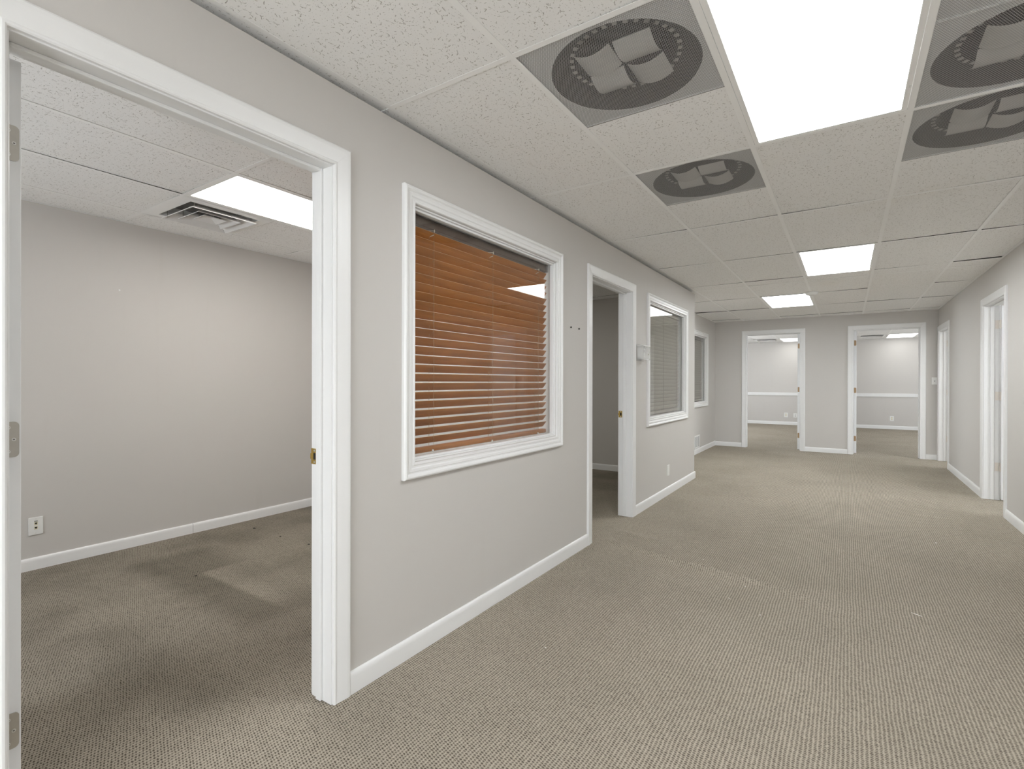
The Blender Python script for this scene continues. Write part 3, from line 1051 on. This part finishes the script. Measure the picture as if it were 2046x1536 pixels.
# the panel in the corner of the frame has a plain back
blank = []
bm = bmesh.new()
box(bm, -0.301, 0.301, -0.301, 0.301, 0.0016, 0.0019)
blank.append(('perforated_face', bm, M['perf'], False))
bm = bmesh.new()
box(bm, -0.301, 0.301, -0.301, 0.301, 0.007, 0.010)
for (a0, a1, b0, b1) in ((-0.301, -0.298, -0.301, 0.301), (0.298, 0.301, -0.301, 0.301), (-0.301, 0.301, -0.301, -0.298), (-0.301, 0.301, 0.298, 0.301)):
    box(bm, a0, a1, b0, b1, 0.0025, 0.007)
blank.append(('back_pan', bm, M['pan'], False))
local_thing('perforated_diffuser', 'plain perforated air diffuser panel at the top right corner, without a round opening', 'air vent', (0.527, 1.809, CZ), blank, PG)

# ------------------------------------------------------------------ square stepped diffusers
def square_diffuser(label, cx, cy, group):
    t = thing('square_diffuser', label, 'air vent', (cx, cy, CZ), group)
    S = 0.305 - 0.006
    def cone(bm, r_in, r_out, z_in, z_out, th=0.004):
        rings = []
        for r, z in ((r_in, z_in), (r_out, z_out), (r_out, z_out + th), (r_in, z_in + th)):
            rings.append([bm.verts.new((cx + r * sx, cy + r * sy, CZ + z)) for sx, sy in ((-1, -1), (1, -1), (1, 1), (-1, 1))])
        for k in range(4):
            a, b = rings[k], rings[(k + 1) % 4]
            for i in range(4):
                j = (i + 1) % 4
                bm.faces.new((a[i], a[j], b[j], b[i]))
    bm = bmesh.new()
    cone(bm, 0.228, S, 0.0, 0.0)
    cone(bm, 0.222, 0.230, 0.07, 0.0)
    link('frame', bm, M['tee'], t)
    for (ri, ro, zi, zo) in ((0.145, 0.214, 0.016, -0.027), (0.085, 0.142, 0.014, -0.025)):
        bm = bmesh.new()
        cone(bm, ri, ro, zi, zo)
        link('cone', bm, M['vent'], t)
    bm = bmesh.new()
    cone(bm, 0.010, 0.076, 0.004, -0.020)
    link('centre_cone', bm, M['vent'], t)
    for sx, sy in ((-1, -1), (1, -1), (1, 1), (-1, 1)):
        for q, z0 in ((0.19, -0.018), (0.12, -0.012), (0.05, -0.010)):
            bm = bmesh.new()
            x, y = cx + sx * q, cy + sy * q
            cyl(bm, (x, y, CZ + z0), (x, y, CZ + 0.07), 0.0022, 8)
            link('spacer', bm, M['steel'], t)
    bm = bmesh.new()
    box(bm, cx - 0.228, cx + 0.228, cy - 0.228, cy + 0.228, CZ + 0.070, CZ + 0.074)
    link('back_pan', bm, M['duct'], t)
    return t
SG = 'square stepped ceiling vents'
square_diffuser('white stepped square air vent beside the lit panel in the near left office', -3.743, 1.805, SG)
square_diffuser('white square air vent seen through the left far doorway', -1.825, 15.405, SG)
square_diffuser('white square air vent seen through the right far doorway', 0.518, 15.405, SG)

# ------------------------------------------------------------------ smoke detector
t = thing('smoke_detector', 'flat round white smoke detector on the ceiling beside the farthest corridor light', 'smoke detector', (-0.378, 7.545, CZ))
bm = bmesh.new()
cyl(bm, (-0.378, 7.545, CZ), (-0.378, 7.545, CZ - 0.012), 0.078, 36)
link('base', bm, M['plastic'], t, True)
bm = bmesh.new()
cyl(bm, (-0.378, 7.545, CZ - 0.012), (-0.378, 7.545, CZ - 0.030), 0.070, 36, 0.062)
cyl(bm, (-0.378, 7.545, CZ - 0.030), (-0.378, 7.545, CZ - 0.038), 0.060, 36, 0.045)
link('cover', bm, M['plastic'], t, True)

# ------------------------------------------------------------------ doors
build_door('door_1', F_LEFT, *D1, -1, (1.815, 1.073, 0.342), M['steel'], 0.930)
build_door('door_2', F_LEFT, *D2, -1, (1.815, 1.073, 0.342), M['steel'], 0.927)
build_door('door_3', F_FAR, *D3, 1, (1.875, 1.090, 0.262), M['brass_old'], 0.96, True, 1)
build_door('door_4', F_FAR, *D4, -1, (1.895, 1.085, 0.260), M['brass_old'], 0.96, True, 1)
build_door('door_5', F_RIGHT, *D5, 1, (1.825, 1.082, 0.344), M['nickel'], 0.95, True, 1)
build_door('door_6', F_RIGHT, *D6, 1, (1.825, 1.070, 0.344), M['nickel'], 0.95, True, 1)

# ------------------------------------------------------------------ windows
def build_window(name, fr, w):
    a0, a1, z0, z1 = w
    j = 0.006
    root = struct_e(name, fr((a0 + a1) / 2, 0, z0))
    rv = 0.004
    loop = [(a0 - rv, z0 - rv), (a0 - rv, z1 + rv), (a1 + rv, z1 + rv), (a1 + rv, z0 - rv)]
    for fl_, ho in ((1.0, 0.0), (-1.0, -T)):
        bm = bmesh.new()
        sweep_frame(bm, fr, loop, WIN_PROF, True, fl_, ho)
        link('casing', bm, M['trim'], root)
    bm = bmesh.new()
    def ring(r0, r1, h0, h1, bev=0.001):
        fbox(bm, fr, a0 + r0, a0 + r1, h0, h1, z0 + r0, z1 - r0, bev)
        fbox(bm, fr, a1 - r1, a1 - r0, h0, h1, z0 + r0, z1 - r0, bev)
        fbox(bm, fr, a0 + r1, a1 - r1, h0, h1, z0 + r0, z0 + r1, bev)
        fbox(bm, fr, a0 + r1, a1 - r1, h0, h1, z1 - r1, z1 - r0, bev)
    ring(0.0, j, -T, 0.0)
    link('jamb', bm, M['trim'], root)
    bm = bmesh.new()
    ring(j, j + 0.011, -0.036, -0.010, 0.002)
    link('glazing_stop', bm, M['trim'], root)
    bm = bmesh.new()
    fbox(bm, fr, a0 + j, a1 - j, -0.0405, -0.0365, z0 + j, z1 - j)
    link('glass_pane', bm, M['glass'], root)
    return root
build_window('window_1', F_LEFT, W1)
build_window('window_2', F_LEFT, W2)
build_window('window_3', F_REC, W3)

# ------------------------------------------------------------------ blinds
def build_blind(label, fr, w, n, ztop, pitch, tilt, wid, mats, knots, group, hb=0.030):
    a0, a1, z0, z1 = w
    ms, mr, mh, mc, me_ = mats
    b0, b1 = a0 + 0.012, a1 - 0.012
    H0 = -0.078                                   # plane through the slat centres
    t = thing('window_blind', label, 'blind', fr((a0 + a1) / 2, H0, z0 + 0.01), group)
    zh0 = z1 - 0.012 - 0.042
    bm = bmesh.new()
    fbox(bm, fr, b0 + 0.002, b1 - 0.002, H0 - 0.024, H0 + 0.020, zh0, z1 - 0.012, 0.003)
    link('headrail', bm, mh, t)
    for e in (b0 - 0.004, b1 - 0.014):
        bm = bmesh.new()
        fbox(bm, fr, e, e + 0.018, H0 - 0.027, H0 + 0.0225, zh0 - 0.004, z1 - 0.008, 0.002)
        link('mounting_bracket', bm, mh, t)
    dx, dz = wid / 2 * math.cos(tilt), wid / 2 * math.sin(tilt)
    zc = [ztop - dz - pitch * i for i in range(n)]
    N = 6
    sl = None
    for z in zc:
        bm = bmesh.new()
        A, B = [], []
        tl = tilt + random.uniform(-0.015, 0.015)
        for i in range(N + 1):
            s = -1 + 2 * i / N
            camber = 0.0016 * (1 - s * s)
            ph = s * wid / 2 * math.cos(tl) + camber * math.sin(tl)
            pz = s * wid / 2 * math.sin(tl) - camber * math.cos(tl)
            th = 0.0014
            A.append([bm.verts.new(fr(e, H0 + ph + th * math.sin(tl), z + pz - th * math.cos(tl))) for e in (b0, b1)])
            B.append([bm.verts.new(fr(e, H0 + ph - th * math.sin(tl), z + pz + th * math.cos(tl))) for e in (b0, b1)])
        for i in range(N):
            bm.faces.new((A[i][0], A[i][1], A[i + 1][1], A[i + 1][0]))
            bm.faces.new((B[i][0], B[i + 1][0], B[i + 1][1], B[i][1]))
            for e in (0, 1):
                bm.faces.new((A[i][e], A[i + 1][e], B[i + 1][e], B[i][e]))
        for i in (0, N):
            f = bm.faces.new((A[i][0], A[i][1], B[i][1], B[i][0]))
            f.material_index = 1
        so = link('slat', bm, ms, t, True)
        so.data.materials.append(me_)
    zr = zc[-1] - dz - 0.010
    bm = bmesh.new()
    fbox(bm, fr, b0, b1, H0 - 0.022, H0 + 0.016, zr - hb, zr - 0.004, 0.006)
    link('bottom_rail', bm, mr, t, True)
    L = b1 - b0
    for q, k in enumerate((0.145, 0.525, 0.918)):
        a = b0 + L * k
        bm = bmesh.new()
        hN, hF = H0 + dx + 0.0012, H0 - dx - 0.0012
        r = 0.00085
        cyl(bm, fr(a, hN, zr - 0.006), fr(a, hN, zh0), r, 6)
        cyl(bm, fr(a, hF, zr - 0.006), fr(a, hF, zh0), r, 6)
        cyl(bm, fr(a - 0.016, H0, zr), fr(a - 0.016, H0, zh0), r * 0.9, 6)
        for z in zc:
            cyl(bm, fr(a, hN, z + dz - 0.003), fr(a, hF, z - dz - 0.003), r, 6)
        link('ladder_cord', bm, mc, t)
        if knots:
            bm = bmesh.new()
            cyl(bm, fr(a, hN + 0.002, zh0 - 0.010), fr(a, hN + 0.002, zh0 + 0.003), 0.0032, 8)
            cyl(bm, fr(a - 0.030, hF, zh0 - 0.004), fr(a, hN, zh0 - 0.002), 0.0016, 6)
            cyl(bm, fr(a - 0.028, hF, zh0 - 0.040), fr(a, hN, zh0 - 0.022), 0.0018, 6)
            link('cord_clip', bm, M['knot'], t)
            bm = bmesh.new()
            cyl(bm, fr(a - 0.012, H0 + 0.016, zr - hb + 0.005), fr(a - 0.006, H0 + 0.021, zr - hb + 0.003), 0.0065, 12)
            link('cord_button', bm, M['plastic'], t)
    return t
BG = 'horizontal slat blinds behind the interior windows'
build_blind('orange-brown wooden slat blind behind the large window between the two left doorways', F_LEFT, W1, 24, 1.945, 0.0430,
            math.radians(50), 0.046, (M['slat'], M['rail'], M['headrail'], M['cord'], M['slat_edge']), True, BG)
build_blind('grey closed slat blind behind the window right of the second left doorway', F_LEFT, W2, 26, 1.950, 0.0395,
            math.radians(64), 0.042, (M['slat_grey'], M['slat_grey'], M['headrail_grey'], M['cord_grey'], M['slat_grey']), False, BG)
build_blind('grey closed slat blind behind the partly hidden far left alcove window', F_REC, W3, 26, 1.955, 0.0395,
            math.radians(64), 0.042, (M['slat_grey'], M['slat_grey'], M['headrail_grey'], M['cord_grey'], M['slat_grey']), False, BG)

# ------------------------------------------------------------------ wall plates and devices
def plate(name, label, cat, fr, a, z, w, h, group, kind):
    t = thing(name, label, cat, fr(a, 0, z), group)
    bm = bmesh.new()
    fbox(bm, fr, a - w / 2, a + w / 2, 0.0, 0.006, z - h / 2, z + h / 2, 0.002)
    link('cover_plate', bm, M['plastic'], t)
    if kind == 'jack':
        for dz, dark in ((0.016, True), (-0.012, False)):
            bm = bmesh.new()
            fbox(bm, fr, a - 0.0085, a + 0.0085, 0.0055, 0.0075, z + dz - 0.010, z + dz + 0.010, 0.001)
            j = link('jack_insert', bm, M['ivory'], t)
            bm = bmesh.new()
            fbox(bm, fr, a - 0.0060, a + 0.0060, 0.0070, 0.0079, z + dz - 0.001, z + dz + 0.0065)
            fbox(bm, fr, a - 0.0025, a + 0.0025, 0.0070, 0.0079, z + dz - 0.0055, z + dz - 0.001)
            link('port', bm, M['dark'], j)
        bm = bmesh.new()
        fbox(bm, fr, a - 0.0085, a + 0.0085, 0.0055, 0.0072, z + 0.0265, z + 0.0355, 0.001)
        link('blank_insert', bm, M['grey'], t)
    elif kind == 'duplex':
        for dz in (0.020, -0.020):
            bm = bmesh.new()
            fbox(bm, fr, a - 0.017, a + 0.017, 0.0055, 0.0080, z + dz - 0.0145, z + dz + 0.0145, 0.003)
            j = link('socket', bm, M['ivory'], t)
            bm = bmesh.new()
            fbox(bm, fr, a - 0.0075, a - 0.0055, 0.0076, 0.0083, z + dz - 0.001, z + dz + 0.008)
            fbox(bm, fr, a + 0.0055, a + 0.0075, 0.0076, 0.0083, z + dz - 0.001, z + dz + 0.007)
            fbox(bm, fr, a - 0.002, a + 0.002, 0.0076, 0.0083, z + dz - 0.009, z + dz - 0.005)
            link('slot', bm, M['dark'], j)
    elif kind == 'coax':
        bm = bmesh.new()
        fbox(bm, fr, a - 0.008, a + 0.008, 0.0055, 0.0080, z + 0.008, z + 0.024, 0.001)
        link('blank_insert', bm, M['grey'], t)
        bm = bmesh.new()
        cyl(bm, fr(a, 0.005, z - 0.020), fr(a, 0.016, z - 0.020), 0.009, 14)
        link('jack_insert', bm, M['dark'], t)
    elif kind == 'switch':
        bm = bmesh.new()
        fbox(bm, fr, a - 0.0055, a + 0.0055, 0.005, 0.0075, z - 0.013, z + 0.013)
        link('toggle_slot', bm, M['grey'], t)
        bm = bmesh.new()
        p = Vector(fr(a, 0.012, z + 0.004))
        q = Vector(fr(a, 0.0, z))
        hv = Vector(fr(0, 0.009, 0.006)) - Vector(fr(0, 0, 0))
        av = Vector(fr(0.004, 0, 0)) - Vector(fr(0, 0, 0))
        obox(bm, p, hv, av, hv.cross(av).normalized() * 0.0035, 0.001)
        link('toggle', bm, M['plastic'], t)
    if kind != 'blank2':
        bm = bmesh.new()
        for dz in ((h / 2 - 0.012), -(h / 2 - 0.012)):
            cyl(bm, fr(a, 0.0055, z + dz), fr(a, 0.0070, z + dz), 0.003, 10)
        link('screw', bm, M['screw'], t)
    return t
OG = 'white wall plates'
plate('network_jack', 'white network jack plate low on the near office wall', 'wall plate', F_OFF, 1.039, 0.280, 0.072, 0.114, OG, 'jack')
plate('blank_plate', 'plain white wall plate below the window right of the second doorway', 'wall plate', F_LEFT, 5.530, 0.262, 0.072, 0.116, OG, 'blank')
plate('light_switch', 'white light switch on the far wall beside the right corner', 'light switch', F_FAR, 1.158, 1.246, 0.072, 0.114, None, 'switch')
F_BK = lambda a, h, z: (a, YR - h, z)
plate('power_outlet', 'double power outlet through the left far doorway, left one of the pair', 'wall plate', F_BK, -1.455, 0.281, 0.100, 0.130, OG, 'duplex')
plate('cable_jack', 'cable jack plate through the left far doorway, next to the door edge', 'wall plate', F_BK, -1.222, 0.276, 0.092, 0.124, OG, 'coax')
plate('power_outlet', 'double power outlet through the right far doorway under the chair rail', 'wall plate', F_BK, 0.986, 0.279, 0.088, 0.124, OG, 'duplex')

# thermostat under a clear locking cover, between the second doorway and its window
ty, tz = 4.605, 1.492
t = thing('thermostat', 'thermostat in a clear plastic guard between second doorway and the grey-blind window', 'thermostat', F_LEFT(ty, 0, tz))
bm = bmesh.new()
fbox(bm, F_LEFT, 4.500, 4.712, 0.0, 0.005, tz - 0.078, tz + 0.078, 0.002)
link('back_plate', bm, M['clear'], t)
bm = bmesh.new()
fbox(bm, F_LEFT, 4.530, 4.672, 0.005, 0.036, tz - 0.047, tz + 0.043, 0.006)
th = link('thermostat_body', bm, M['plastic'], t, True)
bm = bmesh.new()
fbox(bm, F_LEFT, 4.575, 4.588, 0.0355, 0.0385, tz - 0.012, tz + 0.018, 0.001)
link('setting_lever', bm, M['ivory'], th)
bm = bmesh.new()
fbox(bm, F_LEFT, 4.612, 4.650, 0.0355, 0.0370, tz + 0.002, tz + 0.026, 0.0005)
link('display', bm, M['grey'], th)
bm = bmesh.new()
g0, g1, k0, k1, hh = 4.515, 4.697, tz - 0.066, tz + 0.066, 0.074
q = 0.003
# bowed front, sloping top with a bright edge
fbox(bm, F_LEFT, g0, g1, hh - q, hh, k0, k1 - 0.012, 0.0012)
fbox(bm, F_LEFT, g0, g0 + q, 0.005, hh - q, k0, k1)
fbox(bm, F_LEFT, g1 - q, g1, 0.005, hh - q, k0, k1)
fbox(bm, F_LEFT, g0 + q, g1 - q, 0.005, hh - q, k0, k0 + q)
fbox(bm, F_LEFT, g0 + q, g1 - q, 0.005, hh - q, k1 - q, k1)
link('clear_cover', bm, M['clear'], t)
bm = bmesh.new()
fbox(bm, F_LEFT, g0 + 0.004, g1 - 0.004, 0.040, hh + 0.001, k1 - 0.0095, k1 + 0.001, 0.002)
link('cover_lip', bm, M['plastic'], t)
bm = bmesh.new()
cyl(bm, F_LEFT(4.655, hh - 0.004, tz - 0.012), F_LEFT(4.655, hh + 0.004, tz - 0.012), 0.0085, 18)
link('lock', bm, M['steel'], t)

# low return grille on the alcove wall
t = thing('return_grille', 'white vent grille low on the left alcove wall above the baseboard', 'vent', F_REC(8.955, 0, 0.20))
bm = bmesh.new()
va0, va1, vz0, vz1 = 8.775, 9.135, 0.092, 0.312
for (a, b, c, d) in ((va0, va0 + 0.03, vz0, vz1), (va1 - 0.03, va1, vz0, vz1), (va0 + 0.03, va1 - 0.03, vz0, vz0 + 0.022),
                     (va0 + 0.03, va1 - 0.03, vz1 - 0.022, vz1), (8.945, 8.965, vz0 + 0.022, vz1 - 0.022)):
    fbox(bm, F_REC, a, b, 0.0, 0.007, c, d, 0.0012)
link('frame', bm, M['plastic'], t)
for i in range(12):
    z = vz0 + 0.031 + i * 0.0145
    for (a, b) in ((va0 + 0.03, 8.945), (8.965, va1 - 0.03)):
        bm = bmesh.new()
        obox(bm, F_REC((a + b) / 2, 0.0035, z), (0, (b - a) / 2, 0), (0.0024, 0, -0.0030), (0.0006, 0, 0.0005))
        link('louver', bm, M['plastic'], t)
bm = bmesh.new()
fbox(bm, F_REC, va0 + 0.028, va1 - 0.028, 0.0002, 0.0008, vz0 + 0.02, vz1 - 0.02)
link('dark_opening', bm, M['dark'], t)

# two screw heads left in the wall
for yy, lab in ((3.193, 'dark screw in the wall beside the brown-blind window, left of two'), (3.321, 'dark screw in the wall near the second doorway casing, right of two')):
    bm = bmesh.new()
    cyl(bm, F_LEFT(yy, -0.001, 1.603), F_LEFT(yy, 0.006, 1.603), 0.0045, 12)
    cyl(bm, F_LEFT(yy, 0.006, 1.603), F_LEFT(yy, 0.0085, 1.603), 0.007, 14, 0.005)
    tag(link('wall_screw', bm, M['crumb'], None), lab, 'screw', 'screws left in the left wall')

bm = bmesh.new()
cyl(bm, F_OFF(1.491, -0.001, 1.875), F_OFF(1.491, 0.004, 1.875), 0.0055, 12)
cyl(bm, F_OFF(1.491, 0.004, 1.875), F_OFF(1.491, 0.006, 1.875), 0.0030, 10)
tag(link('wall_anchor', bm, M['plastic'], None), 'tiny white wall anchor high on the near office wall', 'anchor')

# ------------------------------------------------------------------ litter on the carpet
def speck(name, label, x, y, r, mat, cat, group, flat=0.5, long=1.0, rz=0.0):
    bm = bmesh.new()
    bmesh.ops.create_icosphere(bm, subdivisions=2, radius=1.0)
    for v in bm.verts:
        k = 1 + random.uniform(-0.25, 0.25)
        vx, vy = v.co.x * r * long * k, v.co.y * r * k
        v.co = Vector((vx * math.cos(rz) - vy * math.sin(rz), vx * math.sin(rz) + vy * math.cos(rz), v.co.z * r * flat))
    o = tag(link(name, bm, mat, None, True), label, cat, group)
    o.location = (x, y, floor_h(x, y) + r * flat * 0.9)
    return o
LG = 'bits of lint on the corridor carpet'
for (x, y, r, lab) in ((-1.150, 2.024, 0.0040, 'white lint bit on the carpet below the brown-blind window'),
                       (-0.375, 2.931, 0.0036, 'white lint bit nearest the camera in the middle of the corridor carpet'),
                       (-0.549, 3.057, 0.0030, 'white lint bit just in front of the long carpet wrinkle, middle one'),
                       (-0.502, 3.290, 0.0030, 'white lint bit at the foot of the long carpet wrinkle'),
                       (-0.820, 3.630, 0.0030, 'white lint bit just behind the long carpet wrinkle'),
                       (0.569, 4.988, 0.0055, 'white lint bit on the right half of the corridor carpet')):
    speck('lint_bit', lab, x, y, r, M['lint'], 'lint', LG)
speck('straw_splinter', 'thin pale splinter lying on the right side of the corridor carpet', 0.311, 3.395, 0.0018, M['lint'], 'splinter', None, 0.8, 14.0, 2.6)
KG = 'dark crumbs on the near office carpet'
for (x, y, r, lab) in ((-4.088, 2.323, 0.008, 'dark crumb on the office carpet nearest the back baseboard'),
                       (-3.708, 2.317, 0.005, 'dark crumb on the office carpet between the two others'),
                       (-3.350, 2.322, 0.006, 'dark crumb on the office carpet beside the right door jamb'),
                       (-3.394, 1.554, 0.006, 'dark crumb at the corner of the pale desk mark on the office carpet')):
    speck('carpet_crumb', lab, x, y, r, M['crumb'], 'crumb', KG, 0.6, 1.6, 0.4)
